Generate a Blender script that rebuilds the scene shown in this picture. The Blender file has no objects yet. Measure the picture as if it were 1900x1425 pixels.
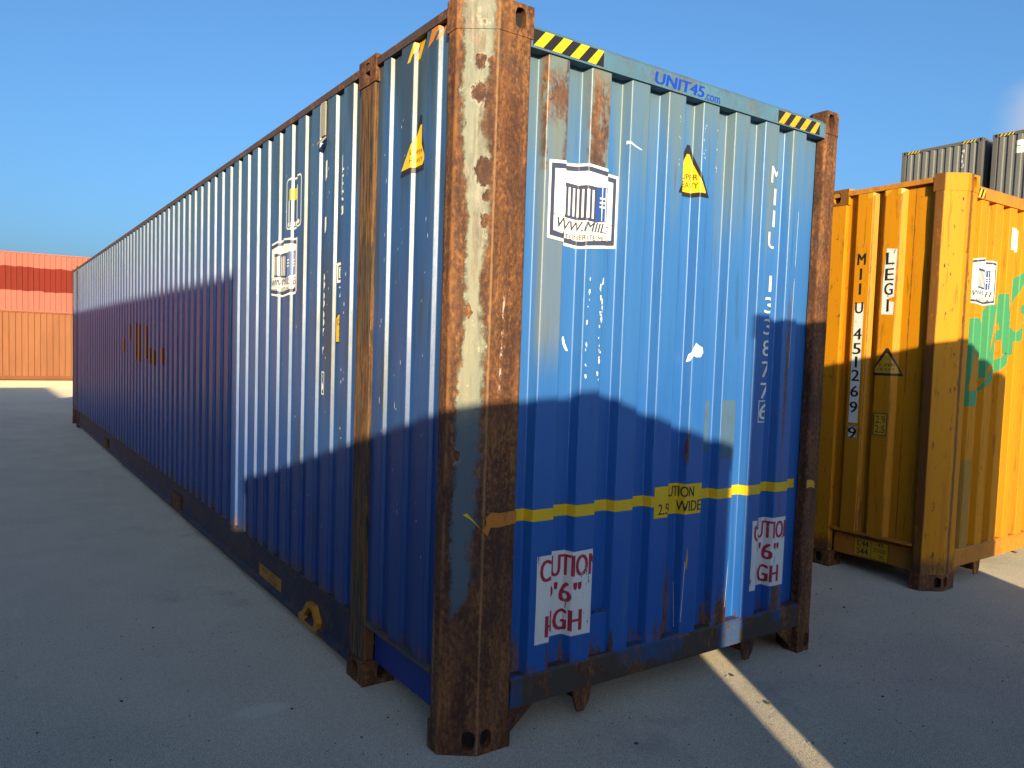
import bpy, bmesh, math, random
from mathutils import Vector, Matrix
random.seed(7)
D = bpy.data
scene = bpy.context.scene
COL = scene.collection

# ------------------------------------------------------------------ camera
cam = D.cameras.new('camera'); camo = D.objects.new('camera', cam); COL.objects.link(camo)
scene.camera = camo
CPOS = Vector((-1.4984, -2.3479, 1.5817)); YAW, PITCH, ROLL = .5774, .0591, .0302
fwd = Vector((math.sin(YAW)*math.cos(PITCH), math.cos(YAW)*math.cos(PITCH), -math.sin(PITCH)))
r0 = fwd.cross(Vector((0, 0, 1))).normalized(); u0 = r0.cross(fwd)
rr = r0*math.cos(ROLL) + u0*math.sin(ROLL); uu = u0*math.cos(ROLL) - r0*math.sin(ROLL)
M = Matrix((rr, uu, -fwd)).transposed().to_4x4(); M.translation = CPOS
camo.matrix_world = M
cam.sensor_width = 36; cam.lens = 1392.55/1900*36
cam.shift_x = 85.03/1900; cam.shift_y = 22.52/1900
cam.clip_start = .05; cam.clip_end = 5000

# ------------------------------------------------------------------ light
SUN = Vector((.57, 1.0, -.235)).normalized()          # direction the light travels
sun = D.lights.new('sun', 'SUN'); sun.energy = 5.0; sun.angle = math.radians(.32); sun.color = (1.0, .82, .50)
suno = D.objects.new('sun', sun); COL.objects.link(suno)
suno.rotation_euler = SUN.to_track_quat('-Z', 'Y').to_euler(); suno.location = (0, -20, 20)
world = D.worlds.new('World'); scene.world = world; world.use_nodes = True
wt = world.node_tree; wt.nodes.clear()
sky = wt.nodes.new('ShaderNodeTexSky'); sky.sky_type = 'NISHITA'; sky.sun_disc = False
sky.sun_elevation = math.asin(-SUN.z); sky.sun_rotation = math.atan2(-SUN.x, -SUN.y)
sky.air_density = .95; sky.dust_density = 4.0; sky.ozone_density = 5.5; sky.altitude = 50
bg = wt.nodes.new('ShaderNodeBackground'); bg.inputs['Strength'].default_value = .135
wo = wt.nodes.new('ShaderNodeOutputWorld')
vs = scene.view_settings
vs.view_transform = 'Standard'; vs.look = 'None'; vs.gamma = 1; vs.exposure = 1.05; vs.use_curve_mapping = False
scene.render.engine = 'CYCLES'
scene.cycles.max_bounces = 5; scene.cycles.diffuse_bounces = 3; scene.cycles.glossy_bounces = 3; scene.cycles.caustics_reflective = False; scene.cycles.caustics_refractive = False


# ------------------------------------------------------------------ node helpers
class S:
    """a socket with arithmetic"""
    def __init__(s, t, o): s.t, s.o = t, o
    def _m(s, op, *a, clamp=False):
        n = s.t.nodes.new('ShaderNodeMath'); n.operation = op; n.use_clamp = clamp
        for i, v in enumerate((s,)+a):
            if isinstance(v, S): s.t.links.new(v.o, n.inputs[i])
            else: n.inputs[i].default_value = v
        return S(s.t, n.outputs[0])
    def __add__(s, b): return s._m('ADD', b)
    def __radd__(s, b): return s._m('ADD', b)
    def __sub__(s, b): return s._m('SUBTRACT', b)
    def __rsub__(s, b): return S.const(s.t, b)._m('SUBTRACT', s)
    def __mul__(s, b): return s._m('MULTIPLY', b)
    def __rmul__(s, b): return s._m('MULTIPLY', b)
    def __truediv__(s, b): return s._m('DIVIDE', b)
    def mn(s, b): return s._m('MINIMUM', b)
    def mx(s, b): return s._m('MAXIMUM', b)
    def clamp(s): return s._m('ADD', 0.0, clamp=True)
    def pw(s, b): return s._m('POWER', b)
    def absv(s): return s._m('ABSOLUTE')
    def inv(s): return s._m('MULTIPLY', -1.0) + 1.0
    def step(s, a, b):
        """smooth step from a (0) to b (1), a may be the larger"""
        n = s.t.nodes.new('ShaderNodeMapRange'); n.interpolation_type = 'SMOOTHSTEP'; n.clamp = True
        s.t.links.new(s.o, n.inputs[0])
        lo, hi, o0, o1 = (a, b, 0, 1) if a < b else (b, a, 1, 0)
        for i, v in zip((1, 2, 3, 4), (lo, hi, o0, o1)): n.inputs[i].default_value = v
        return S(s.t, n.outputs[0])
    def ramp(s, stops, lo, hi):
        """piecewise linear function: stops = [(x, value 0..1)] over lo..hi"""
        n = s.t.nodes.new('ShaderNodeMapRange'); n.clamp = True
        s.t.links.new(s.o, n.inputs[0]); n.inputs[1].default_value = lo; n.inputs[2].default_value = hi
        c = s.t.nodes.new('ShaderNodeValToRGB'); s.t.links.new(n.outputs[0], c.inputs[0])
        e = c.color_ramp.elements
        stops = sorted(stops)
        while len(e) < len(stops): e.new(.5)
        for q, (x, v) in zip(e, stops):
            q.position = (x-lo)/(hi-lo); q.color = (v, v, v, 1)
        return S(s.t, c.outputs[0])
    @staticmethod
    def const(t, v):
        n = t.nodes.new('ShaderNodeValue'); n.outputs[0].default_value = v; return S(t, n.outputs[0])


class Mat:
    def __init__(self, name):
        self.m = D.materials.new(name); self.m.use_nodes = True; self.t = self.m.node_tree
        self.b = self.t.nodes['Principled BSDF']
        tc = self.t.nodes.new('ShaderNodeTexCoord'); self.obj = tc.outputs['Object']
        sp = self.t.nodes.new('ShaderNodeSeparateXYZ'); self.t.links.new(self.obj, sp.inputs[0])
        self.x, self.y, self.z = (S(self.t, o) for o in sp.outputs)
    def vec(self, sc=(1, 1, 1), off=(0, 0, 0)):
        n = self.t.nodes.new('ShaderNodeMapping'); self.t.links.new(self.obj, n.inputs[0])
        n.inputs['Scale'].default_value = sc; n.inputs['Location'].default_value = off
        return n.outputs[0]
    def noise(self, sc=(1, 1, 1), scale=1, detail=4, rough=.6, off=(0, 0, 0), dist=0):
        n = self.t.nodes.new('ShaderNodeTexNoise'); self.t.links.new(self.vec(sc, off), n.inputs['Vector'])
        n.inputs['Scale'].default_value = scale; n.inputs['Detail'].default_value = detail
        n.inputs['Roughness'].default_value = rough; n.inputs['Distortion'].default_value = dist
        return S(self.t, n.outputs['Fac'])
    def voro(self, sc=(1, 1, 1), scale=1, feature='F1', rnd=1):
        n = self.t.nodes.new('ShaderNodeTexVoronoi'); self.t.links.new(self.vec(sc), n.inputs['Vector'])
        n.feature = feature; n.inputs['Scale'].default_value = scale; n.inputs['Randomness'].default_value = rnd
        return S(self.t, n.outputs['Distance'])
    def mix(self, a, b, f):
        n = self.t.nodes.new('ShaderNodeMix'); n.data_type = 'RGBA'
        for i, v in ((6, a), (7, b)):
            if isinstance(v, tuple): n.inputs[i].default_value = (*v, 1)
            else: self.t.links.new(v, n.inputs[i])
        if isinstance(f, S): self.t.links.new(f.o, n.inputs[0])
        else: n.inputs[0].default_value = f
        return n.outputs[2]
    def scalec(self, c, f):
        """colour c times scalar field f"""
        n = self.t.nodes.new('ShaderNodeVectorMath'); n.operation = 'SCALE'
        if isinstance(c, tuple): n.inputs[0].default_value = c
        else: self.t.links.new(c, n.inputs[0])
        self.t.links.new(f.o, n.inputs['Scale']); return n.outputs[0]
    def done(self, col, rough=.5, spec=.5, metal=0, bumps=()):
        b = self.b
        if isinstance(col, tuple): b.inputs['Base Color'].default_value = (*col, 1)
        else: self.t.links.new(col, b.inputs['Base Color'])
        for k, v in (('Roughness', rough), ('Specular IOR Level', spec), ('Metallic', metal)):
            if isinstance(v, S): self.t.links.new(v.o, b.inputs[k])
            else: b.inputs[k].default_value = v
        prev = None
        for h, dist in bumps:
            n = self.t.nodes.new('ShaderNodeBump'); n.inputs['Strength'].default_value = 1
            n.inputs['Distance'].default_value = dist; self.t.links.new(h.o, n.inputs['Height'])
            if prev: self.t.links.new(prev, n.inputs['Normal'])
            prev = n.outputs[0]
        if prev: self.t.links.new(prev, b.inputs['Normal'])
        return self.m


# sky: Nishita plus one thin bank of cloud low in the east
tcw = wt.nodes.new('ShaderNodeTexCoord')
spw = wt.nodes.new('ShaderNodeSeparateXYZ'); wt.links.new(tcw.outputs['Generated'], spw.inputs[0])
wx, wy, wz = (S(wt, o) for o in spw.outputs)
az = wx._m('ARCTAN2', wy)                                # 0 = +Y, grows towards +X
el = wz._m('ARCSINE')
mp = wt.nodes.new('ShaderNodeMapping'); wt.links.new(tcw.outputs['Generated'], mp.inputs[0]); mp.inputs['Scale'].default_value = (3, 3, 9)
nz = wt.nodes.new('ShaderNodeTexNoise'); wt.links.new(mp.outputs[0], nz.inputs['Vector'])
nz.inputs['Scale'].default_value = 3.0; nz.inputs['Detail'].default_value = 6; nz.inputs['Roughness'].default_value = .55
nf = S(wt, nz.outputs['Fac'])
band = az.step(1.165, 1.23)*az.step(1.95, 1.6)*(el - az*.12).step(.03, .07)*(el + (nf-.5)*.10 - (az-1.17)*.35).step(.305, .25)
cl = (band*(nf*.8+.5)).clamp()*.9
mxw = wt.nodes.new('ShaderNodeMix'); mxw.data_type = 'RGBA'
hs = wt.nodes.new('ShaderNodeHueSaturation'); hs.inputs['Hue'].default_value = .494; hs.inputs['Saturation'].default_value = .99; hs.inputs['Value'].default_value = .95
wt.links.new(sky.outputs[0], hs.inputs['Color'])
wt.links.new(cl.o, mxw.inputs[0]); wt.links.new(hs.outputs[0], mxw.inputs[6]); mxw.inputs[7].default_value = (2.6, 2.5, 2.35, 1)
wt.links.new(mxw.outputs[2], bg.inputs['Color']); wt.links.new(bg.outputs[0], wo.inputs[0])

# ------------------------------------------------------------------ materials
RUST_D = (.046, .019, .012); RUST_M = (.125, .050, .020); RUST_O = (.25, .105, .030); PRIMER = (.185, .180, .132)


def rust_col(m, sc=(1, 1, .35), scale=9, off=(0, 0, 0)):
    a = m.noise(sc, scale, 4, .7, off); b = m.noise((1, 1, .6), 70, 3, .7, off)
    c = m.mix(RUST_D, RUST_M, (a*.75+b*.6-.17).step(.36, .60))
    v = m.noise((1, 1, .12), 26, 3, .6, off)
    return m.mix(c, RUST_O, (a*.4+b*.45+v*.3).step(.58, .70)*.85)


def make_blue(name, end=False, side=False):
    m = Mat(name); x, y, z = m.x, m.y, m.z
    big = m.noise((1, 1, .7), 1.1, 3, .5); st = m.noise((1, 1, .06), 13, 5, .65); fine = m.noise((1, 1, .25), 60, 4, .7)
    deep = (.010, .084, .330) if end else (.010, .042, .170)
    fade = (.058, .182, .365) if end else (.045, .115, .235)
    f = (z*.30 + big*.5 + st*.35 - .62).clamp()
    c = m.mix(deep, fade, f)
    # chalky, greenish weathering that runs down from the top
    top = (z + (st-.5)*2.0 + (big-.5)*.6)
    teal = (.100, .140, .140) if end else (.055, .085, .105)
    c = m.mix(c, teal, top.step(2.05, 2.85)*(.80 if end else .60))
    # faint vertical run marks
    c = m.mix(c, (.10, .16, .20), st.step(.60, .78)*.30)
    c = m.mix(c, (.010, .022, .05), m.noise((1, 1, .05), 26, 3, .6, (3, 1, 0)).step(.60, .75)*.35)
    rust = rust_col(m)
    e = m.noise((1, 1, .5), 22, 6, .75)
    if end:
        # two scraped ribs at the top corner, down to grey-green primer and rust
        rib1 = x.step(.362, .378)*x.step(.488, .474); rib2 = x.step(.592, .615)*x.step(.722, .706)
        band1 = z.step(1.45, 1.7)*rib1; band2 = z.step(2.2, 2.4)*rib2
        band1b = z.step(1.3, 2.2)*rib1
        c = m.mix(c, (.15, .165, .125), (band1*.75 + band2*.85).clamp()*(st*.6+.5).clamp())
        r1 = rib1*(z + (e-.5)*.5).step(2.28, 2.36)*(((x-.425).absv()*11 + e*.9).step(.86, 1.04))
        r2 = rib2*((z-2.52).absv() + (e-.5)*.35).step(.27, .15)*(e*.8 + st*.6).step(.62, .76)
        r1b = rib1*((z-2.60).absv() + (e-.5)*.5).step(.13, .05)*e.step(.40, .50)
        c = m.mix(c, rust, (r1 + r2 + r1b).clamp()*.9)
        # rust along the sill and up the low ribs
        low = (z + (e-.5)*.55 + (st-.5)*1.0)
        c = m.mix(c, rust, low.step(.30, .16)*.95)
        k = ((x-1.23).absv()*14 + e*.8).step(.9, .45)*(z + (e-.5)*.2).step(.62, .45)
        k = (k + ((x-1.585).absv()*9 + e*.9).step(.95, .6)*(z + (e-.5)*.35).step(.52, .32)).clamp()
        k = (k + ((x-2.02).absv()*9 + e*.9).step(.95, .6)*(z + (e-.5)*.35).step(.55, .38)).clamp()
        k = (k + ((x-.33).absv()*14 + e*.9).step(.95, .6)*(z + (e-.5)*.35).step(.48, .34)).clamp()
        k = (k + ((x-1.29).absv()*40 + e).step(1.0, .6)*((z-1.16).absv() + (e-.5)*.2).step(.1, .03)).clamp()
        k = (k + ((x-2.015).absv()*30 + e).step(1.1, .6)*(z-1.35).absv().step(.75, .5)*st.step(.42, .58)).clamp()
        c = m.mix(c, rust, k*.9)
    if side:
        low = (z + (e-.5)*.35 + (st-.5)*.55)
        c = m.mix(c, m.mix((.03, .028, .026), rust, e), low.step(.40, .27)*.9)
        c = m.mix(c, rust, (e*.7 + st*.5).step(.735, .80)*.55)
        # dark old stains on the flats close to the posts
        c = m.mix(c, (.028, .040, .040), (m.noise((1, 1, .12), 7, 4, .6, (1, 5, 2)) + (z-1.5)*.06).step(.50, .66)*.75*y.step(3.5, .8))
    # chips showing bare metal and small bright scratches
    ch = m.noise((1, 1, .35), 38, 5, .8, (5, 2, 1))
    c = m.mix(c, (.33, .31, .27), ch.step(.735, .765)*.8)
    c = m.mix(c, rust, m.noise((1, 1, .45), 17, 6, .8, (2, 8, 1)).step(.705, .735)*.8)
    rough = (st*.22 + fine*.16 + (.20 if side else .24)).clamp()
    dent = m.noise((1, 1, .55), 2.4, 2, .4)
    return m.done(c, rough, .5, 0, ((dent, .011), (fine, .0005)))


def make_rust_post(name, pale=False):
    m = Mat(name); x, y, z = m.x, m.y, m.z
    c = rust_col(m, (1, 1, .25), 8)
    e = m.noise((1, 1, .8), 30, 6, .8); e2 = m.noise((1, 1, .7), 9, 4, .65, (4, 4, 4)); st = m.noise((1, 1, .05), 40, 4, .6)
    grit = m.noise((1, 1, 1), 160, 3, .7)
    c = m.mix(c, (.035, .030, .026), (st*.7 + e2*.5).step(.62, .78)*.6)
    if pale:
        v = x/.1285
        hi = z.ramp([(0, .0), (.50, .0), (.62, .65), (.80, .80), (1.0, .84), (1.3, .88), (1.45, .92), (1.60, .93), (1.70, .80), (1.85, .76), (2.0, .84), (2.15, .93), (2.35, .94), (2.42, .70), (2.56, .72), (2.66, .90), (2.9, .94)], 0, 2.9)
        lo = z.ramp([(0, .3), (.8, .22), (1.2, .20), (1.5, .24), (1.7, .36), (1.9, .36), (2.1, .33), (2.25, .20), (2.6, .15), (2.9, .13)], 0, 2.9)
        jag = (e-.5)*.42 + (e2-.5)*.35
        msk = (v - lo + jag).step(-.03, .07)*(hi - v + jag*1.2).step(-.05, .12)*y.step(.001, .004)
        blob = (e2*.75 + e*.55).step(.84, .88)
        pr = m.mix(PRIMER, (.135, .150, .120), m.noise((1, 1, .08), 22, 4, .65).step(.35, .65))
        pr = m.mix(pr, (.09, .10, .085), m.noise((1, 1, .12), 30, 4, .7, (2, 2, 2)).step(.54, .68)*.7)
        pr = m.mix(pr, (.27, .235, .18), m.noise((1, 1, .5), 14, 4, .7, (7, 2, 2)).step(.50, .66)*.6)
        edge = ((e2*.75 + e*.55) - .79).absv().step(.03, .005)*.6
        pr = m.mix(pr, (.42, .34, .27), edge)
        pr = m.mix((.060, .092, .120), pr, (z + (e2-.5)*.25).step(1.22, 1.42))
        # knocks: rust heart, pale chipped rim
        for v0, z0, r_ in ((.60, 2.665, .030), (.86, 2.66, .024), (.56, 2.545, .040), (.78, 2.50, .030), (.80, 2.255, .060), (.82, 2.165, .020), (.80, 2.075, .030), (.45, 1.735, .022), (.2, 1.18, .03)):
            dx = (v-v0)*.156; dz = (z-z0)*.75
            dd = (dx*dx + dz*dz).pw(.5) + (e-.5)*.075 + (e2-.5)*.03
            pr = m.mix(pr, (.30, .255, .205), dd.step(r_*1.0, r_*.8)*.65*e.step(.42, .56))
            blob = blob.mx(dd.step(r_*.72, r_*.60))
        pr = m.mix(pr, c, m.noise((1, 1, .22), 12, 5, .75, (6, 1, 3)).step(.50, .66)*.55)
        msk = msk*blob.inv()
        c = m.mix(c, pr, msk)
        # pale scratch down the end facet
        sc = ((x-.185-(z-1.55)*.025).absv()*60 + e*1.3).step(1.2, .75)*(z-1.62).absv().step(.22, .15)*e.step(.5, .56)
        c = m.mix(c, (.45, .38, .32), sc)
        c = m.mix(c, RUST_O, ((y-.09).absv()*60 + e*1.4).step(1.3, .8)*.6*e2.step(.4, .55))  # light orange edge highlight along the side bend, painted into the colour
        bend_highlight = ((x-.1285).absv()*70 + e*1.5).step(1.25, .8)*y.step(.012, .0)  # same painted highlight along the end bend
        c = m.mix(c, (.27, .15, .07), bend_highlight*.65)
        rough = msk*-.25 + .80
        return m.done(c, rough, .35, 0, ((grit, .0009), (e, .0018), (msk, .0015)))
    return m.done(c, .8, .3, 0, ((grit, .0010), (e, .002)))


def make_streak_post(name):
    """old intermediate post: ochre and brown vertical scratches"""
    m = Mat(name)
    st = m.noise((1, 1, .045), 70, 5, .75); s2 = m.noise((1, 1, .1), 24, 5, .7, (3, 3, 3)); e = m.noise((1, 1, .8), 12, 4, .6)
    c = m.mix((.125, .062, .022), (.022, .021, .016), (st*.7 + s2*.4).step(.50, .60))
    c = m.mix(c, (.19, .095, .034), (m.noise((1, 1, .05), 60, 4, .7, (9, 1, 1))).step(.54, .62)*.8)
    c = m.mix(c, (.080, .088, .070), s2.step(.56, .68)*.6)
    c = m.mix(c, rust_col(m), (e + (m.z-1.2).absv().step(.9, .1)*.12).step(.5, .7)*.5)
    return m.done(c, .75, .3, 0, ((st, .0012), (e, .003)))


def make_rail(name, base=(.010, .018, .050), grime=.55, rusty=.5, patch=None):
    m = Mat(name)
    a = m.noise((1, 1, .8), 3.5, 5, .65); e = m.noise((1, 1, 1), 24, 6, .75)
    if patch: base = m.mix(base, patch, (m.noise((1, 1, .8), 2.6, 3, .6, (4, 1, 7)) + (e-.5)*.12).step(.52, .56))
    c = m.mix(base, (.050, .042, .034), (a*.6 + e*.5).step(.42, .60)*grime)
    c = m.mix(c, rust_col(m), (m.noise((1, 1, .8), 5, 5, .7, (3, 1, 4))*.7 + e*.4).step(.53, .64)*rusty)
    c = m.mix(c, (.35, .34, .30), m.noise((1, 1, 1), 34, 5, .8, (1, 6, 2)).step(.70, .73)*.7)
    return m.done(c, .62, .35, 0, ((e, .0015), (a, .004)))


def make_yellow(name, end=False, post=False, heavy=False):
    m = Mat(name); z = m.z
    big = m.noise((1, 1, .6), 1.2, 3, .5); st = m.noise((1, 1, .06), 16, 5, .65); e = m.noise((1, 1, .45), 24, 6, .78)
    c = m.mix((.48, .192, .002), (.42, .170, .008), (big*.8 + st*.4 - .1).step(.3, .7))
    c = m.mix(c, (.36, .115, .010), st.step(.55, .72)*.45)
    if end:
        b = m.x.step(.245, .27)*m.x.step(.56, .53)*z.step(.24, .26)*z.step(.93, .90)
        c = m.mix(c, (.20, .14, .035), b*.7)
    c = m.mix(c, (.10, .035, .016), (m.noise((1, 1, .10), 30, 5, .75, (2, 2, 2))).step(.64, .72)*.75)
    spots = m.noise((1, 1, .45), 26, 5, .8, (8, 1, 3))
    c = m.mix(c, (.035, .018, .012), spots.step(*((.60, .64) if heavy else (.655, .685)))*.9)
    c = m.mix(c, (.16, .055, .012), m.noise((1, 1, .07), 44, 3, .7, (4, 4, 1)).step(.60, .68)*.55)
    if post:
        x, y = m.x, m.y
        k = (x.step(.004, .001)*(e*.7+st*.5).step(.38, .58)).clamp()
        k = (k + ((x-.19).absv()*22 + e*1.1).step(1.15, .75)*y.step(.03, .0)).clamp()
        c = m.mix(c, m.mix((.05, .022, .014), (.13, .055, .022), e), k*.85)
    if not end and not post:
        for yl in (.571, .485, .374, .290, .176):
            ln = ((m.y-yl).absv()*90 + e*1.6).step(1.35, .85)*st.step(.40, .52)
            c = m.mix(c, (.085, .034, .016), ln*.8)
    low = (z + (e-.5)*.25).step(.27, .17)
    c = m.mix(c, (.06, .032, .022), low*(e*.8 + st*.4).step(.45, .65)*.85)
    return m.done(c, (st*.2 + e*.15 + .40).clamp(), .18, 0, ((big, .010), (e, .0008)))


def make_simple(name, base, dark, rough=.5, spec=.4, streak=.5):
    m = Mat(name)
    st = m.noise((1, 1, .08), 9, 5, .65); big = m.noise((1, 1, .6), .9, 3, .5); e = m.noise((1, 1, .5), 14, 5, .75)
    c = m.mix(base, dark, (big*.6 + st*.5).step(.42, .72)*streak)
    c = m.mix(c, rust_col(m), (e*.8 + st*.3).step(.70, .78)*.6)
    return m.done(c, (st*.2 + rough - .1).clamp(), spec, 0, ((big, .006),))


def make_print(name, col, rough=.45, dirt=.35, torn=0, under=(.01, .03, .12)):
    m = Mat(name)
    e = m.noise((1, 1, .6), 30, 5, .75); st = m.noise((1, 1, .1), 22, 4, .6)
    c = m.mix(col, tuple(v*.45+.02 for v in col), (e*.6+st*.5).step(.52, .80)*dirt)
    if torn:
        t = m.noise((1, 1, .45), 16, 6, .8, (3, 7, 2)); v = m.noise((1, 1, .12), 55, 4, .7, (1, 2, 6))
        c = m.mix(c, under, ((t*.75 + v*.4).step(.685, .705)*torn).clamp())
    return m.done(c, rough, .4)


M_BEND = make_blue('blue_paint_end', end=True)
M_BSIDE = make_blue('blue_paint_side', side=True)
M_BLUE = make_rail('blue_paint_header', (.060, .145, .230), .20, .28)
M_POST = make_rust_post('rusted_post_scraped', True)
M_RUST = make_rust_post('rusted_steel')
M_IPOST = make_streak_post('scratched_post')
M_RAIL = make_rail('grimy_blue_rail')
M_TOPRAIL = make_rail('rusty_top_rail', (.060, .034, .022), .5, .9)
M_SILL = make_rail('rusty_blue_sill', (.052, .038, .030), .5, 1.0, (.014, .065, .19))
M_LEDGE = make_rail('dusty_ledge', (.085, .075, .062), .6, .45)
M_BRIGHTBLUE = make_print('fresh_blue_paint', (.008, .032, .190), .4, .3)
M_HOLE = make_simple('dark_hollow', (.012, .009, .008), (.006, .005, .005), .9)
M_YSIDE = make_yellow('yellow_paint_side'); M_YEND = make_yellow('yellow_paint_end', end=True); M_YPOST = make_yellow('yellow_paint_post', post=True); M_YIPOST = make_yellow('yellow_paint_spotted', heavy=True)
M_YRAIL = make_rail('yellow_rail', (.48, .185, .010), .25, .25)
M_GREY = make_simple('grey_container_paint', (.135, .135, .130), (.100, .100, .098), .6, .25)
M_GREYD = make_simple('grey_frame_paint', (.095, .092, .088), (.070, .060, .056), .6, .25)
M_RED = make_simple('faded_red_paint', (.35, .115, .085), (.28, .085, .062), .75, .12, streak=.4)
M_REDD = make_simple('dark_red_paint', (.165, .020, .012), (.13, .018, .011), .75, .12)
M_BROWN = make_simple('brown_container_paint', (.265, .108, .050), (.205, .080, .038), .75, .12, streak=.7)
M_BROWND = make_simple('brown_frame_paint', (.20, .076, .03), (.15, .05, .024), .75, .12)
M_WHITE = make_print('white_vinyl', (.72, .70, .64), .5, .18)
M_WORN = make_print('worn_white_vinyl', (.62, .62, .60), .5, .25, 1.0, (.015, .025, .05))
M_WPAINT = make_print('white_stencil_paint', (.62, .62, .58), .55, .3)
M_WCHIP = make_print('chipped_white_paint', (.60, .60, .57), .55, .3, .85, (.03, .06, .11))
M_NAVY = make_print('navy_print', (.040, .050, .100), .5, .2)
M_LOGOBLUE = make_print('blue_print', (.020, .065, .260), .45, .2)
M_BLACK = make_print('black_print', (.012, .012, .013), .5, .2)
M_YEL = make_print('yellow_vinyl', (.62, .40, .012), .42, .18)
M_YELW = make_print('worn_yellow_vinyl', (.50, .28, .010), .5, .5, .9, (.09, .05, .02))
M_ORG = make_print('faded_orange_vinyl', (.42, .15, .015), .5, .5, .7, (.06, .04, .03))
M_REDP = make_print('faded_red_print', (.34, .022, .045), .5, .3, .55, (.55, .50, .48))
M_UBLUE = make_print('bright_blue_print', (.004, .040, .36), .45, .2)
M_GREEN = make_print('green_print', (.045, .23, .095), .45, .3)
M_BEIGE = make_print('beige_plate_paint', (.26, .24, .18), .6, .4)
M_RESID = make_print('glue_residue', (.050, .105, .19), .6, .7)
M_MAROON = make_print('dark_old_lettering', (.030, .012, .016), .30, .3)
M_AMBER = make_print('amber_plate', (.42, .17, .012), .5, .6)


# ------------------------------------------------------------------ mesh helpers
def link(name, me, parent=None, mats=None):
    o = D.objects.new(name, me); COL.objects.link(o)
    if mats is not None:
        for q in (mats if isinstance(mats, (list, tuple)) else [mats]): me.materials.append(q)
    if parent: o.parent = parent
    return o


def thing(name, label, cat, loc=(0, 0, 0), rz=0, group=None):
    o = D.objects.new(name, None); COL.objects.link(o); o.location = loc; o.rotation_euler = (0, 0, rz)
    o.empty_display_size = .3
    o['label'] = label; o['category'] = cat
    if group: o['group'] = group
    return o


def from_bm(name, bm, mats, parent=None):
    me = D.meshes.new(name); bm.to_mesh(me); bm.free()
    return link(name, me, parent, mats)


def box(bm, x0, x1, y0, y1, z0, z1, mi=0):
    v = [bm.verts.new(p) for p in ((x0, y0, z0), (x1, y0, z0), (x1, y1, z0), (x0, y1, z0), (x0, y0, z1), (x1, y0, z1), (x1, y1, z1), (x0, y1, z1))]
    for f in ((3, 2, 1, 0), (4, 5, 6, 7), (0, 1, 5, 4), (1, 2, 6, 5), (2, 3, 7, 6), (3, 0, 4, 7)):
        bm.faces.new([v[i] for i in f]).material_index = mi


def bevel(bm, w, seg=2):
    bmesh.ops.bevel(bm, geom=bm.edges[:], offset=w, segments=seg, profile=.5, affect='EDGES', clamp_overlap=True)


def box_part(name, parent, mat, dims, bev=.004):
    bm = bmesh.new(); box(bm, *dims)
    if bev: bevel(bm, bev)
    return from_bm(name, bm, mat, parent)


def prism(bm, pts, ext, mi=0):
    """pts = closed list of 3-D points, ext = extrusion vector"""
    e = Vector(ext); a = [bm.verts.new(p) for p in pts]; b = [bm.verts.new(Vector(p)+e) for p in pts]
    n = len(pts)
    fs = [bm.faces.new(a[::-1]), bm.faces.new(b)] + [bm.faces.new((a[i], a[(i+1) % n], b[(i+1) % n], b[i])) for i in range(n)]
    for f in fs: f.material_index = mi
    bmesh.ops.recalc_face_normals(bm, faces=fs)


def extrude_profile(name, parent, mat, pts, a, b, axis):
    """open/closed polygon pts in the plane across axis ('x','y'), from a to b"""
    bm = bmesh.new()
    if axis == 'y': prism(bm, [(p[0], a, p[1]) for p in pts], (0, b-a, 0))
    else: prism(bm, [(a, p[0], p[1]) for p in pts], (b-a, 0, 0))
    return from_bm(name, bm, mat, parent)


def fillet(poly, r, seg=3):
    """polyline of 2-D points -> list of (point, normal) with rounded corners; normal is to the left-hand side turned outward"""
    out = []
    n = len(poly)
    def nrm(a, b):
        d = (b-a).normalized(); return Vector((-d.y, d.x))
    for i, p in enumerate(poly):
        if i == 0: out.append((p, nrm(p, poly[1]))); continue
        if i == n-1: out.append((p, nrm(poly[i-1], p))); continue
        a, b = poly[i-1], poly[i+1]
        d1 = (p-a).normalized(); d2 = (b-p).normalized()
        ang = math.acos(max(-1, min(1, d1.dot(d2))))
        if ang < .02: out.append((p, nrm(a, p))); continue
        t = min(r*math.tan(ang/2), (p-a).length*.45, (b-p).length*.45)
        p1 = p-d1*t; p2 = p+d2*t; n1 = nrm(a, p); n2 = nrm(p, b)
        for k in range(seg+1):
            f = k/seg
            q = (p1*(1-f)+p*f)*(1-f) + (p*(1-f)+p2*f)*f
            nn = (n1*math.sin((1-f)*ang) + n2*math.sin(f*ang))/math.sin(ang)
            out.append((q, nn.normalized()))
    return out


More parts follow.
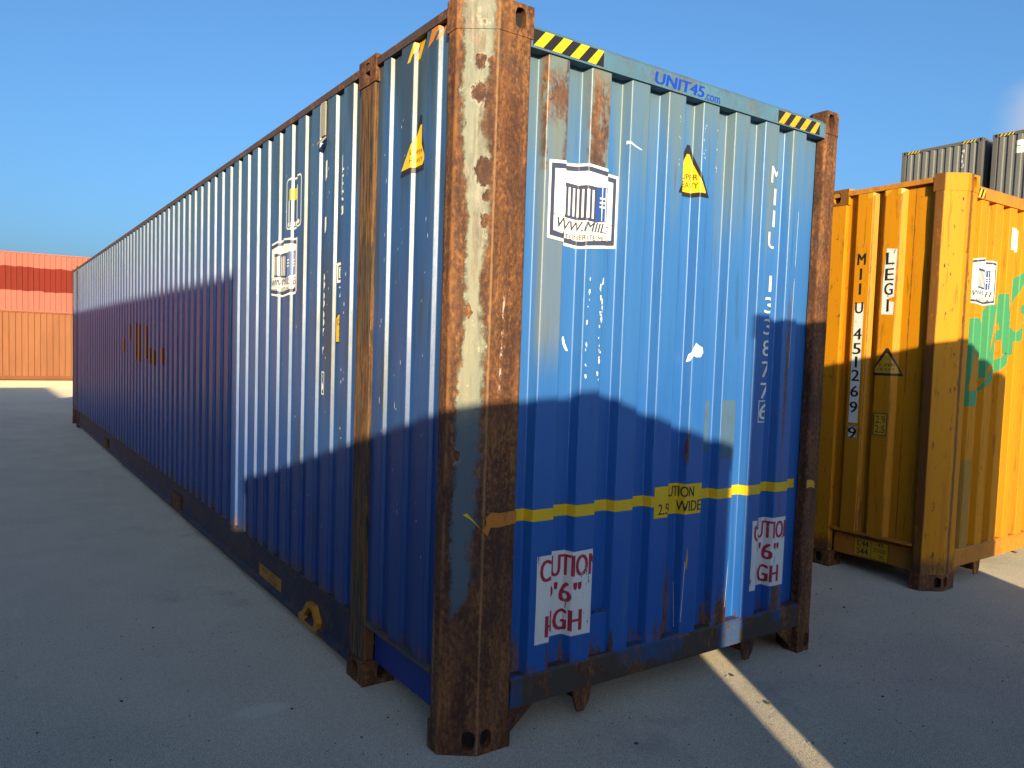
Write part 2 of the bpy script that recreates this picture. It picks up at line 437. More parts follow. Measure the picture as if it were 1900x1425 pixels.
class Panel:
    """vertical folded sheet: profile in (u, d): u along, d outward"""
    def __init__(self, poly, O, U, N, r=.008, seg=3):
        self.O, self.U, self.N = Vector(O), Vector(U), Vector(N)
        pr = fillet([Vector(p) for p in poly], r, seg)
        self.p = [q for q, _ in pr]; self.n = [n for _, n in pr]
        self.s = [0.0]
        for a, b in zip(self.p, self.p[1:]): self.s.append(self.s[-1] + (b-a).length)
    def pos(self, i, z, off=0):
        q = self.p[i] + self.n[i]*off
        return self.O + self.U*q.x + self.N*q.y + Vector((0, 0, z))
    def at(self, s, z, off=0):
        S_ = self.s
        s = max(S_[0], min(S_[-1]-1e-6, s))
        lo, hi = 0, len(S_)-1
        while hi-lo > 1:
            m = (lo+hi)//2
            if S_[m] <= s: lo = m
            else: hi = m
        f = (s-S_[lo])/max(1e-9, S_[hi]-S_[lo])
        q = self.p[lo].lerp(self.p[hi], f); n = self.n[lo].lerp(self.n[hi], f).normalized()
        q = q + n*off
        return self.O + self.U*q.x + self.N*q.y + Vector((0, 0, z))
    def u2s(self, u):
        for i in range(len(self.p)-1):
            a, b = self.p[i].x, self.p[i+1].x
            if a <= u <= b and b > a: return self.s[i] + (self.s[i+1]-self.s[i])*(u-a)/(b-a)
        return 0 if u < self.p[0].x else self.s[-1]
    def build(self, name, parent, mat, z0, z1, rows=1):
        vs, ns, fs = [], [], []
        n = len(self.p)
        for k in range(rows+1):
            z = z0+(z1-z0)*k/rows
            for i in range(n):
                vs.append(self.pos(i, z)); ns.append((self.U*self.n[i].x + self.N*self.n[i].y).normalized())
        flip = self.U.cross(Vector((0, 0, 1))).dot(self.N) < 0
        for k in range(rows):
            for i in range(n-1):
                a = k*n+i; q = (a, a+1, a+n+1, a+n)
                fs.append(q[::-1] if flip else q)
        me = D.meshes.new(name); me.from_pydata(vs, [], fs)
        for p in me.polygons: p.use_smooth = True
        me.normals_split_custom_set_from_vertices(ns)
        return link(name, me, parent, mat)


def ribs(u0, u1, first, outer, inner, web, depth, base=0.0):
    pts = [(u0, base-depth)]; P = outer+inner+2*web; a = first
    while a-web < u0+.004: a += P
    while a+outer+web < u1-.004:
        pts += [(a-web, base-depth), (a, base), (a+outer, base), (a+outer+web, base-depth)]; a += P
    return pts + [(u1, base-depth)]


# ---- decals: flat 2-D artwork wrapped over a Panel (or any plane given as a Panel)
_font_cache = {}


def text_bm(txt, bold=.0, shear=0, spacing=1):
    c = D.curves.new('t', 'FONT'); c.body = txt; c.size = 1; c.offset = bold; c.shear = shear; c.resolution_u = 3; c.space_character = spacing
    c.align_x = 'LEFT'; c.fill_mode = 'FRONT'
    o = D.objects.new('t', c); COL.objects.link(o)
    dg = bpy.context.evaluated_depsgraph_get(); me = D.meshes.new_from_object(o.evaluated_get(dg))
    D.objects.remove(o); D.curves.remove(c)
    bm = bmesh.new(); bm.from_mesh(me); D.meshes.remove(me)
    return bm


class Art:
    def __init__(self): self.items = []; self.mats = []
    def mi(self, m):
        if m not in self.mats: self.mats.append(m)
        return self.mats.index(m)
    def poly(self, pts, mat, layer=0):
        bm = bmesh.new(); bm.faces.new([bm.verts.new((p[0], p[1], 0)) for p in pts]); self.items.append((bm, self.mi(mat), layer)); return self
    def rect(self, x0, x1, y0, y1, mat, layer=0): return self.poly([(x0, y0), (x1, y0), (x1, y1), (x0, y1)], mat, layer)
    def frame(self, x0, x1, y0, y1, w, mat, layer=0):
        self.rect(x0, x1, y0, y0+w, mat, layer); self.rect(x0, x1, y1-w, y1, mat, layer)
        self.rect(x0, x0+w, y0+w, y1-w, mat, layer); return self.rect(x1-w, x1, y0+w, y1-w, mat, layer)
    def text(self, txt, x0, x1, y0, y1, mat, layer=1, bold=.0, shear=0, rot=0, spacing=1, skew=0):
        bm = text_bm(txt, 0, shear, spacing)
        xs = [v.co.x for v in bm.verts]; ys = [v.co.y for v in bm.verts]
        ax, bx, ay, by = min(xs), max(xs), min(ys), max(ys)
        for v in bm.verts:
            a = (v.co.x-ax)/(bx-ax); b = (v.co.y-ay)/max(1e-6, by-ay)
            v.co = (x0+(x1-x0)*a, y0+(y1-y0)*b + skew*(a-.5), 0)
        self.items.append((bm, self.mi(mat), layer))
        if bold > .002:
            d = min(bold*1.3, .07)*abs(y1-y0)
            for q, kk in ((-1, .12), (1, .24)):
                c = bm.copy()
                for v in c.verts: v.co.x += q*d
                self.items.append((c, self.mi(mat), layer+kk))
        return self
    def stack(self, txt, xc, w, ztop, h, pitch, mat, layer=1, bold=.02):
        """letters one below the other"""
        for i, ch in enumerate(txt):
            if ch == ' ': continue
            ww = w*.20 if ch == 'I' else (w*.26 if ch == '1' else w)
            zt = ztop-i*pitch
            self.text(ch, xc-ww/2, xc+ww/2, zt-h, zt, mat, layer, bold)
        return self
    def build(self, name, parent, panel, s0, z0, off=.0012, lift=.0006):
        out = bmesh.new()
        for bm, mi, layer in self.items:
            xs = [v.co.x for v in bm.verts]; a, b = min(xs)+s0, max(xs)+s0
            for s in panel.s:
                if a < s < b:
                    g = bm.verts[:]+bm.edges[:]+bm.faces[:]
                    bmesh.ops.bisect_plane(bm, geom=g, dist=1e-6, plane_co=(s-s0, 0, 0), plane_no=(1, 0, 0))
            o = off+layer*lift
            mp_ = {}
            for v in bm.verts: mp_[v] = out.verts.new(panel.at(v.co.x+s0, v.co.y+z0, o))
            for f in bm.faces:
                try: nf_ = out.faces.new([mp_[v] for v in f.verts]); nf_.material_index = mi
                except ValueError: pass
            bm.free()
        # make the faces look outward
        out.normal_update()
        for f in out.faces:
            pass
        return from_bm(name, out, self.mats, parent)


def blob(n, rx, ry, jag, seed):
    r = random.Random(seed); pts = []
    for i in range(n):
        a = 2*math.pi*i/n; k = 1+r.uniform(-jag, jag)
        pts.append((math.cos(a)*rx*k, math.sin(a)*ry*k))
    return pts


def holed_facet(bm, O, U, V, N, w, h, hole=None, depth=.03, mi=0, mh=1):
    """rectangle w x h at O spanned by unit U, V facing N, with an oval hole (cx, cy, rx, ry)"""
    O, U, V, N = Vector(O), Vector(U), Vector(V), Vector(N)
    P = lambda a, b, d=0: O+U*a+V*b-N*d
    if not hole:
        bm.faces.new([bm.verts.new(P(*q)) for q in ((0, 0), (w, 0), (w, h), (0, h))]).material_index = mi; return
    cx, cy, rx, ry = hole; n = 24
    ang = [2*math.pi*i/n for i in range(n)]
    cor = [math.atan2(b-cy, a-cx) % (2*math.pi) for a, b in ((0, 0), (w, 0), (w, h), (0, h))]
    ang = sorted(set([round(a, 6) for a in ang+cor]))
    inn, outr, deep = [], [], []
    for a in ang:
        c, s = math.cos(a), math.sin(a)
        k = 1/((abs(c)/rx)**3+(abs(s)/ry)**3)**(1/3)
        inn.append(bm.verts.new(P(cx+c*k, cy+s*k))); deep.append(bm.verts.new(P(cx+c*k, cy+s*k, depth)))
        t = min([(w-cx)/c if c > 1e-9 else 1e9, -cx/c if c < -1e-9 else 1e9, (h-cy)/s if s > 1e-9 else 1e9, -cy/s if s < -1e-9 else 1e9])
        outr.append(bm.verts.new(P(cx+c*t, cy+s*t)))
    m = len(ang)
    for i in range(m):
        j = (i+1) % m
        bm.faces.new((inn[i], outr[i], outr[j], inn[j])).material_index = mi
        bm.faces.new((inn[j], deep[j], deep[i], inn[i])).material_index = mi
    bm.faces.new(deep).material_index = mh


def cast_block(name, parent, mats, plan, z0, z1, holes):
    """casting: plan = closed list of (x, y), counter-clockwise seen from above; holes = {edge index: (cx fraction, cy, rx, ry)}"""
    bm = bmesh.new(); n = len(plan)
    for i in range(n):
        a = Vector((*plan[i], z0)); b = Vector((*plan[(i+1) % n], z0)); u = (b-a); w = u.length; u.normalize()
        N = u.cross(Vector((0, 0, 1)))
        hl = holes.get(i)
        holed_facet(bm, a, u, (0, 0, 1), N, w, z1-z0, (hl[0]*w, hl[1], hl[2], hl[3]) if hl else None)
    bm.faces.new([bm.verts.new((*p, z1)) for p in plan]); bm.faces.new([bm.verts.new((*p, z0)) for p in plan[::-1]])
    bmesh.ops.remove_doubles(bm, verts=bm.verts[:], dist=1e-5)
    return from_bm(name, bm, mats, parent)


# ------------------------------------------------------------------ the 45 ft container with chamfered corners
H = 2.896; W = 2.458; L45 = 13.716
YA, YB, XC, XD = .155, .089, .1285, .285; XR = .232


def corner(root, ox, oy, fx, fy, mpost, mcast, bow=True, XD=.285):
    """chamfered corner post with its two castings; fx, fy = +-1 point into the container"""
    def pt(x, y): return (ox+fx*x, oy+fy*y)
    # post: folded plate with rounded bends
    outline = [(.05, YA), (0, YA), (0, YB), (XC, 0), (XD, 0), (XD, .05)]
    poly = [pt(*p) for p in outline]
    if fx*fy < 0: poly = poly[::-1]
    pan = Panel([(p[0], p[1]) for p in poly], (0, 0, 0), (1, 0, 0), (0, 1, 0), r=.016, seg=4)
    # fillet normals point left of travel; make sure they look outward
    pan.n = [-v for v in pan.n]
    vs_, ns_, fs_ = [], [], []
    rows = 14; z0, z1 = .112, H-.112; n = len(pan.p); rd = random.Random(int(ox*10+oy*7)+3)
    for k in range(rows+1):
        z = z0+(z1-z0)*k/rows
        for i in range(n):
            o = rd.uniform(-.0018, .0018) if (bow and 0 < k < rows) else 0
            q = pan.p[i]+pan.n[i]*o
            vs_.append((q.x, q.y, z)); ns_.append((pan.n[i].x, pan.n[i].y, 0))
    for k in range(rows):
        for i in range(n-1):
            a = k*n+i; fs_.append((a, a+1, a+n+1, a+n))
    me = D.meshes.new('corner_post'); me.from_pydata(vs_, [], fs_)
    for p in me.polygons: p.use_smooth = True
    me.normals_split_custom_set_from_vertices(ns_)
    post = link('corner_post', me, root, mpost)
    e = .003
    plan = [(.05, YA+e), (-e, YA+e), (-e, YB-.001), (XC-.001, -e), (XD+e, -e), (XD+e, .08), (.17, .17)]
    pl_ = [pt(*p) for p in plan]
    idx = {'side': 1, 'cham': 2, 'end': 3}
    if fx*fy < 0:
        pl_ = pl_[::-1]; m = len(plan)
        idx = {k: (m-2-v) % m for k, v in idx.items()}
    fr = (lambda f: f) if fx*fy > 0 else (lambda f: 1-f)
    cast_block('corner_casting', post, [mcast, M_HOLE], pl_, 0, .118, {idx['cham']: (fr(.78), .060, .026, .038), idx['end']: (fr(.26), .060, .026, .038)})
    cast_block('corner_casting', post, [mcast, M_HOLE], pl_, H-.118, H, {idx['end']: (fr(.60), .064, .025, .038)})
    return post


def inter_post(root, ox, y0, fx, mpost, mcast):
    """post at the 40 ft position, from y0 to y0+.178"""
    y1 = y0+.178
    a, b = (ox, ox+fx*.06) if fx > 0 else (ox+fx*.06, ox)
    post = box_part('intermediate_post', root, mpost, (a, b, y0+.012, y1-.012, .118, H-.118), .006)
    c, d = (ox-.004, ox+.162) if fx > 0 else (ox-.162, ox+.004)
    plan = [(c, y0), (d, y0), (d, y1), (c, y1)]
    side = 3 if fx > 0 else 1
    cast_block('corner_casting', post, [mcast, M_HOLE], plan, 0, .118, {side: (.5, .06, .030, .040), 0: (.62, .06, .028, .036)})
    cast_block('corner_casting', post, [mcast, M_HOLE], plan, H-.118, H+.001, {side: (.5, .06, .030, .040)})
    return post


def container45(name, label, loc, mats, oversp, yrot=0):
    t = thing(name, label, 'container', loc)
    if yrot: t.rotation_euler = (0, yrot, 0)
    C = {}
    # corner posts
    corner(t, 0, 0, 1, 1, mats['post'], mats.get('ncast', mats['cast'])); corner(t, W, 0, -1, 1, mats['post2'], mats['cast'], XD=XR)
    corner(t, 0, L45, 1, -1, mats['post2'], mats['cast'], bow=False); corner(t, W, L45, -1, -1, mats['post2'], mats['cast'], bow=False)
    for ox, fx in ((0, 1), (W, -1)):
        inter_post(t, ox, .762, fx, mats['ipost'], mats['cast']); inter_post(t, ox, L45-.94, fx, mats['ipost'], mats['cast'])
    # end sheet: eight deep ribs
    per = .2276; first = W/2-.054-3.5*per
    C['end'] = Panel(ribs(.24, W-.215, first, .108, .0896, .015, .045, -.012), (0, 0, 0), (1, 0, 0), (0, -1, 0), .009)
    C['end'].build('end_panel', t, mats['end'], .262, 2.80)
    bk = Panel([(W-p[0], p[1]) for p in ribs(.24, W-.215, first, .108, .0896, .015, .045, -.012)][::-1], (W, L45, 0), (-1, 0, 0), (0, 1, 0), .009, 2)
    bk.build('end_panel', t, mats['side'], .262, 2.80)
    # long sides: shallow, steep ribs
    C['side'] = Panel(ribs(.90, L45-.90, 1.020, .108, .080, .010, .020, -.004)[::1], (0, 0, 0), (0, 1, 0), (-1, 0, 0), .006)
    C['side'].build('side_panel', t, mats['side'], .312, 2.842)
    Panel(ribs(.90, L45-.90, 1.020, .108, .080, .010, .020, -.004), (W, 0, 0), (0, 1, 0), (1, 0, 0), .006, 2).build('side_panel', t, mats['side'], .312, 2.842)
    C['over'] = Panel(oversp, (0, 0, 0), (0, 1, 0), (-1, 0, 0), .007)
    C['over'].build('overhang_panel', t, mats['side'], .312, 2.842)
    for ox, sg, off in ((W, 1, 0), (0, -1, L45), (W, 1, L45)):
        pr = oversp if not off else [(L45-p[0], p[1]) for p in oversp][::-1]
        Panel(pr, (ox, 0, 0), (0, 1, 0), (sg, 0, 0), .007, 2).build('overhang_panel', t, mats['side'], .312, 2.842)
    # rails
    for ox, sg in ((0, 1), (W, -1)):
        f = lambda x: ox+sg*x
        extrude_profile('bottom_rail', t, mats['rail'], [(f(x), z) for x, z in ((.060, .318), (.004, .314), (.004, .296), (.026, .286), (.026, .092), (-.001, .082), (-.001, .060), (.075, .058))], .942, L45-.942, 'y')
        extrude_profile('top_rail', t, mats['toprail'], [(f(x), z) for x, z in ((.0, .842+2), (.055, .842+2), (.062, 2.874), (.002, 2.878))], .157, L45-.157, 'y')
        for a, b in ((.157, .760), (L45-.760, L45-.157)):
            extrude_profile('overhang_ledge', t, M_LEDGE if mats['rail'] is M_RAIL else mats['rail'], [(f(x), z) for x, z in ((-.004, .300), (-.004, .316), (.07, .322), (.07, .300))], a, b, 'y')
            extrude_profile('overhang_rail', t, mats['under'], [(f(x), z) for x, z in ((.075, .299), (.055, .27), (.055, .12), (.12, .10), (.12, .299))], a+.01, b-.002, 'y')
    # header and sill
    for oy, sg in ((0, 1), (L45, -1)):
        f = lambda y: oy+sg*y
        extrude_profile('end_header', t, mats['header'], [(f(y), z) for y, z in ((.002, 2.752), (.002, 2.822), (.022, 2.842), (.12, 2.852), (.12, 2.752))], XD-.004, W-XR-.003, 'x')
        extrude_profile('end_sill', t, mats['sill'], [(f(y), z) for y, z in ((.004, .148), (.004, .262), (.016, .272), (.10, .274), (.10, .140), (.02, .140))], XD+.004, W-XR-.004, 'x')
    # floor pan and roof
    box_part('floor_pan', t, mats['rail'], (.13, W-.13, .13, L45-.13, .16, .29), 0)
    box_part('roof_panel', t, mats['rail'], (.058, W-.058, .11, L45-.11, 2.846, 2.862), 0)
    # hanging tabs and gussets below the sill
    for cx in (.69, 1.825):
        bm = bmesh.new()
        prism(bm, [(cx-.055, .022, .146), (cx+.055, .022, .146), (cx+.045, .022, .075), (cx+.018, .022, .036), (cx-.018, .022, .036), (cx-.035, .022, .085)], (0, .014, 0)); 
        box(bm, cx+.02, cx+.034, .0365, .15, .06, .146)
        from_bm('sill_tab', bm, mats['cast'], t)
    for a, b in ((XD+.006, XD+.155), (W-XR-.006, W-XR-.155)):
        bm = bmesh.new(); prism(bm, [(a, .03, .142), (b, .03, .142), (a, .03, .02)], (0, .012, 0)); from_bm('gusset', bm, mats['cast'], t)
    return t, C


OV_BLUE = [(.145, -.024), (.222, -.024), (.232, -.004), (.322, -.004), (.332, -.024), (.418, -.024), (.430, -.004), (.535, -.004), (.545, -.024), (.626, -.024), (.636, -.004), (.70, -.004), (.71, -.018), (.775, -.018)]
OV_YEL = [(.14, -.04), (.25, -.04), (.285, -.004), (.285+.002, -.004)]
OV_YEL = ribs(.14, .775, .177, .112, .018, .035, .036, -.004)

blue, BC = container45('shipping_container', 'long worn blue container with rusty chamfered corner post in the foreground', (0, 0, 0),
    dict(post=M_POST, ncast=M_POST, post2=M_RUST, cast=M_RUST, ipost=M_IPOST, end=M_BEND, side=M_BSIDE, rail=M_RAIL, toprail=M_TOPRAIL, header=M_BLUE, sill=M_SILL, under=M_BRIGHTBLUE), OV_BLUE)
YX, YY = 4.04, .157
yellow, YC = container45('shipping_container', 'yellow orange container with green lettering right of the blue one', (YX, YY, 0),
    dict(post=M_YPOST, post2=M_YPOST, cast=M_YPOST, ipost=M_YIPOST, end=M_YEND, side=M_YSIDE, rail=M_YRAIL, toprail=M_YRAIL, header=M_YRAIL, sill=M_YRAIL, under=M_YRAIL), OV_YEL, yrot=-.006)
for o in yellow.children:
    for c in o.children:
        if c.name.startswith('corner_casting') and c.bound_box[0][2] < 1: c.material_slots[0].link = 'OBJECT'; c.material_slots[0].material = M_RUST


# ------------------------------------------------------------------ artwork
def dealer_logo(w, h, cut=False):
    """white shield with a drawn container, address line and small line of text; origin at the centre"""
    A = Art(); x, y = w/2, h/2
    k = .055*h
    A.poly([(-x, y-k), (-x*.1, y), (x, y-k), (x, -y+k*1.3), (0, -y), (-x, -y+k*1.3)], M_WHITE, 0)
    def ring(d0, d1, mat, lay):
        o = lambda d: [(-x+d, y-k-d), (-x*.1, y-d), (x-d, y-k-d), (x-d, -y+k*1.3+d), (0, -y+d), (-x+d, -y+k*1.3+d)]
        a, b = o(d0), o(d1)
        for i in range(6): A.poly([a[i], a[(i+1) % 6], b[(i+1) % 6], b[i]], mat, lay)
    ring(.022*w, .060*w, M_NAVY, 1)
    # container drawing
    bx0, bx1, bx2 = -.32*w, .12*w, .33*w; t, b = .27*h, -.13*h
    A.poly([(bx0, t), (bx1, t-.035*h), (bx1, b-.05*h), (bx0, b)], M_NAVY, 1)
    for i in range(9):
        a = bx0+(bx1-bx0)*(.03+i*.108); f = (a-bx0)/(bx1-bx0)
        A.poly([(a, t-.05*h-.03*h*f), (a+.021*w, t-.05*h-.03*h*f), (a+.021*w, b+.03*h-.045*h*f), (a, b+.03*h-.045*h*f)], M_WHITE, 2)
    A.poly([(bx1, t-.035*h), (bx2, t-.005*h), (bx2, b), (bx1, b-.05*h)], M_LOGOBLUE, 1)
    for i in range(4):
        a = bx1+(bx2-bx1)*(.28+i*.19); A.rect(a, a+.008*w, b-.02*h, t-.03*h, M_WHITE, 2)
    for i in range(3):
        q = .02*h+i*.05*h; A.rect(bx1+.035*w, bx1+.105*w, q-.02*h, q, M_WHITE, 3); A.rect(bx1+.14*w, bx1+.20*w, q-.02*h, q, M_WHITE, 3)
    A.text('WWW.MIIL.EE', -.40*w, .40*w, -.295*h, -.180*h, M_NAVY, 1, .03, .28)
    A.text('KONTEINERITE MÜÜK', -.34*w, .34*w, -.395*h, -.32*h, M_BLACK, 1, .012)
    for sx in (-1, 1):
        A.rect(sx*.40*w-.05*w, sx*.40*w+.05*w, -.155*h, -.148*h, M_NAVY, 1); A.rect(sx*.40*w-.05*w, sx*.40*w+.05*w, -.345*h, -.338*h, M_NAVY, 1)
    return A


def super_heavy(w, h, worn=False):
    A = Art(); r = .08*w
    def tri(d):
        a = w/2-d; return [(-a, d*.9), (a, d*.9), (a+.0, d*.9+.02*h), (.035*w, h-d*1.9), (-.035*w, h-d*1.9), (-a, d*.9+.02*h)]
    A.poly(tri(0), M_BLACK, 0); A.poly(tri(.085*w), M_YELW if worn else M_YEL, 1)
    A.text('SUPER', -.23*w, .23*w, .33*h, .44*h, M_BLACK, 2, .0); A.text('HEAVY', -.25*w, .25*w, .17*h, .28*h, M_BLACK, 2, .0)
    return A


def hazard(w, h, n, yel=None, slant=.9):
    yel = yel or M_YEL
    A = Art(); A.rect(0, w, 0, h, M_BLACK, 0); p = w/n; s = h*slant
    for i in range(n):
        a = i*p+.03*p
        q = [(a, 0), (a+p*.5, 0), (a+p*.5+s, h), (a+s, h)]
        q = [(min(max(c, 0), w), d) for c, d in q]
        if q[1][0]-q[0][0] > .004: A.poly(q, yel, 1)
    return A


# ---- blue container, short end
E_ = BC['end']; u = E_.u2s
a, b = u(.398), u(.815); sc = (a+b)/2
dealer_logo(b-a, .35).build('dealer_sticker', blue, E_, sc, 2.195)
HD = Panel([(0, 0), (W, 0)], (0, .002, 0), (1, 0, 0), (0, -1, 0))
hazard(.365, .062, 4).build('hazard_stripe', blue, HD, XD+.004, 2.760)
hazard(.350, .060, 4, M_YELW).build('hazard_stripe', blue, HD, 1.82, 2.758)
Art().text('UNIT45', .955, 1.27, 2.762, 2.812, M_UBLUE, 0, .07, .12).text('.com', 1.275, 1.38, 2.757, 2.785, M_UBLUE, 0, .02).build('header_lettering', blue, HD, 0, 0, .0012)
super_heavy(.26, .235).build('warning_sticker', blue, E_, u(1.245), 2.325)
SER_E = [(c, 2.545-i*.1075, None) for i, c in enumerate('MIIU 133877') if c != ' '] + [('6', 1.365, M_WPAINT)]
# yellow tape across the end with its wide-load notice
Art().rect(u(.292), u(1.10), .902, .951, M_YEL, 0).build('width_tape', blue, E_, 0, 0); Art().rect(u(1.38), u(2.20), .902, .951, M_YEL, 0).build('width_tape', blue, E_, 0, 0)
a, b = u(1.075), u(1.405)
n_ = Art().rect(a, b, .847, .992, M_YEL, 0)
w_ = b-a
n_.text('CAUTION', a+.24*w_, a+.80*w_, .930, .980, M_BLACK, 1, .018).text('2.5', a+.07*w_, a+.245*w_, .862, .912, M_BLACK, 1, .012).text('m', a+.36*w_, a+.44*w_, .862, .898, M_BLACK, 1, .0).text('WIDE', a+.56*w_, a+.93*w_, .862, .912, M_BLACK, 1, .018)
n_.build('width_notice', blue, E_, 0, 0, .0024)
# tape scraps on the posts
CH = Panel([(-.0, YA), (0, YB), (XC, 0), (XD, 0)], (0, 0, 0), (1, 0, 0), (0, 1, 0), .016, 4); CH.n = [-v for v in CH.n]
cu = lambda x: CH.u2s(x)
Art().poly([(cu(.062), .955), (cu(.075), .962), (cu(.122), .90), (cu(.09), .935)], M_YEL, 0).build('tape_scrap', blue, CH, 0, 0, .004)
Art().poly([(cu(.135), .945), (cu(.16), .965), (cu(.20), .958), (cu(.283), .962), (cu(.283), .912), (cu(.2), .902), (cu(.16), .905), (cu(.145), .872), (cu(.125), .895), (cu(.14), .92)], M_ORG, 0).build('tape_scrap', blue, CH, 0, 0, .004)
CR = Panel([(W-XR, 0), (W-XC, 0)], (0, 0, 0), (1, 0, 0), (0, -1, 0))
Art().poly([(0, .905), (.04, .91), (.075, .90), (.068, .94), (.04, .948), (0, .95)], M_YELW, 0).build('tape_scrap', blue, CR, 0, 0, .004)


def serial(parent, panel, s0, chars, w, h, mat, mirror=False, name='serial_character', off=.0012, bold=.02):
    """chars = [(character, top z, boxed)]; every character a part of its own"""
    for ch, zt, boxed in chars:
        A = Art(); A.stack(ch, 0, w, zt, h, 0, mat, 2, bold)
        if boxed: A.frame(-w*.62, w*.62, zt-h-.016, zt+.016, .006, boxed, 1)
        if mirror: flip(A)
        A.build(name, parent, panel, s0, 0, off)


def flip(A):
    for bm, _, _ in A.items:
        for v in bm.verts: v.co.x = -v.co.x
    return A


def height_notice(a, b, zb, zt, seed):
    rd = random.Random(seed); A = Art(); w = b-a; h = zt-zb
    pts = [(a, zb)] + [(a+w*f, zb+rd.uniform(0, .006)) for f in (.2, .45, .7)] + [(b, zb+rd.uniform(-.004, .004)), (b+rd.uniform(-.006, 0), zb+h*.4), (b-rd.uniform(0, .01), zb+h*.55), (b, zt)] + [(a+w*f, zt+rd.uniform(-.004, 0)) for f in (.6, .3)] + [(a, zt), (a+rd.uniform(0, .006), zb+h*.5)]
    A.poly(pts, M_WORN, 0)
    A.text('CAUTION', a+.05*w, b-.02*w, zb+.70*h, zb+.95*h, M_REDP, 1, .03)
    A.text("9'6\"", a+.22*w, b-.26*w, zb+.39*h, zb+.63*h, M_REDP, 1, .035)
    A.text('HIGH', a+.14*w, b-.24*w, zb+.06*h, zb+.31*h, M_REDP, 1, .035)
    return A


serial(blue, E_, u(1.838), SER_E, .068, .080, M_WPAINT, bold=.012)
height_notice(u(.408), u(.728), .385, .755, 3).build('height_notice', blue, E_, 0, 0)
height_notice(u(1.80), u(2.095), .400, .765, 8).build('height_notice', blue, E_, 0, 0)
# torn sticker left-overs and paint splashes
def splash(name, ux, z, pts, mat): Art().poly(pts, mat, 0).build(name, blue, E_, u(ux), z)
splash('paint_splash', 1.315, 1.60, [(-.055, -.035), (-.035, -.03), (-.02, -.005), (.0, -.012), (.03, -.01), (.045, .012), (.038, .035), (.01, .045), (-.005, .055), (-.02, .035), (-.03, .01), (-.045, 0)], M_WHITE)
splash('paint_splash', .545, 1.625, [(-.012, .03), (-.004, .032), (.004, .005), (.016, -.015), (.022, -.028), (.010, -.026), (-.004, -.008), (-.012, .015)], M_WHITE)
rd = random.Random(5)
A = Art()
for i in range(34):
    zz = rd.uniform(1.47, 1.90); uu_ = .705+rd.uniform(-.010, .006)-(1.9-zz)*.01
    if rd.random() < .3: uu_ = .63+rd.uniform(-.006, .006)
    k = rd.uniform(.002, .008)
    A.poly([(u(uu_)+p[0], zz+p[1]) for p in blob(7, k*.6, k*rd.uniform(1, 2.2), .5, i)], M_WHITE, 0)
A.build('torn_sticker_flecks', blue, E_, 0, 0)['kind'] = 'stuff'
A = Art()
for i in range(22):
    zz = rd.uniform(2.42, 2.66); uu_ = rd.choice((1.135, 1.30, 1.39))+rd.uniform(-.006, .01); k = rd.uniform(.0012, .0035)
    A.poly([(u(uu_)+p[0], zz+p[1]) for p in blob(6, k*.6, k*1.6, .5, i+60)], M_WPAINT, 0)
A.build('torn_sticker_flecks', blue, E_, 0, 0)['kind'] = 'stuff'
Art().rect(u(1.52), u(1.625), 1.10, 1.385, M_RESID, 0).build('glue_residue', blue, E_, 0, 0, .0008); Art().rect(u(1.44), u(1.48), 1.13, 1.38, M_RESID, 0).build('glue_residue', blue, E_, 0, 0, .0008)
Art().poly([(u(.828)+p[0], 2.49+p[1]) for p in [(0, .01), (.02, .005), (.05, -.008), (.085, -.018), (.082, -.022), (.05, -.014), (.018, -.003), (.0, -.006)]], M_WPAINT, 0).build('paint_splash', blue, E_, 0, 0)
# scratches
A = Art()
for uu_, za, zb, w in ((1.29, .33, .62, .003), (1.275, .52, .30, .002), (.955, .62, .80, .004), (.95, .70, .71, .01), (2.03, 1.55, 2.35, .002), (1.61, .35, .6, .003), (1.86, .34, .42, .003)):
    A.poly([(u(uu_), za), (u(uu_)+w, za), (u(uu_)+w+.012, zb), (u(uu_)+.012, zb)], M_WCHIP, 0)
A.poly([(u(1.305), .60), (u(1.312), .64), (u(1.318), .69), (u(1.322), .62), (u(1.314), .575)], M_YELW, 0)
A.build('scratch_marks', blue, E_, 0, 0)['kind'] = 'stuff'
# welded repair plate low on the end
bm = bmesh.new(); box(bm, .717, .831, .030, .034, .266, .455); bevel(bm, .0015, 1)
o = from_bm('repair_plate', bm, M_BEND, blue)
bm = bmesh.new()
for i in range(26):
    q = .718+i*.0045; zq = .456+.006*math.sin(i*.7)+rd.uniform(-.002, .002)
    bmesh.ops.create_icosphere(bm, subdivisions=1, radius=.005, matrix=Matrix.Translation((q, .036, zq)))
from_bm('weld_bead', bm, M_LEDGE, blue)['kind'] = 'stuff'

# ---- blue container, overhang
OV = BC['over']; uo = OV.u2s
sh = Art()
sh.poly([(uo(.52), 2.305), (uo(.345), 2.315), (uo(.332), 2.36), (uo(.372), 2.45), (uo(.378), 2.54), (uo(.395), 2.54), (uo(.42), 2.46)], M_BLACK, 0)
sh.poly([(uo(.51), 2.33), (uo(.365), 2.337), (uo(.345), 2.362), (uo(.375), 2.42), (uo(.376), 2.50), (uo(.388), 2.50), (uo(.43), 2.43)], M_YEL, 1)
sh.text('SUPER', uo(.44), uo(.365), 2.385, 2.403, M_BLACK, 2).text('HEAVY', uo(.44), uo(.365), 2.352, 2.370, M_BLACK, 2)
sh.build('warning_sticker', blue, OV, 0, 0)
A = Art().poly([(uo(.48), 2.765), (uo(.455), 2.765), (uo(.40), 2.835), (uo(.43), 2.835)], M_YEL, 0)
A.build('hazard_stripe', blue, OV, 0, 0); A = Art(); A.poly([(uo(.425), 2.770), (uo(.405), 2.768), (uo(.36), 2.838), (uo(.395), 2.838)], M_YELW, 0)
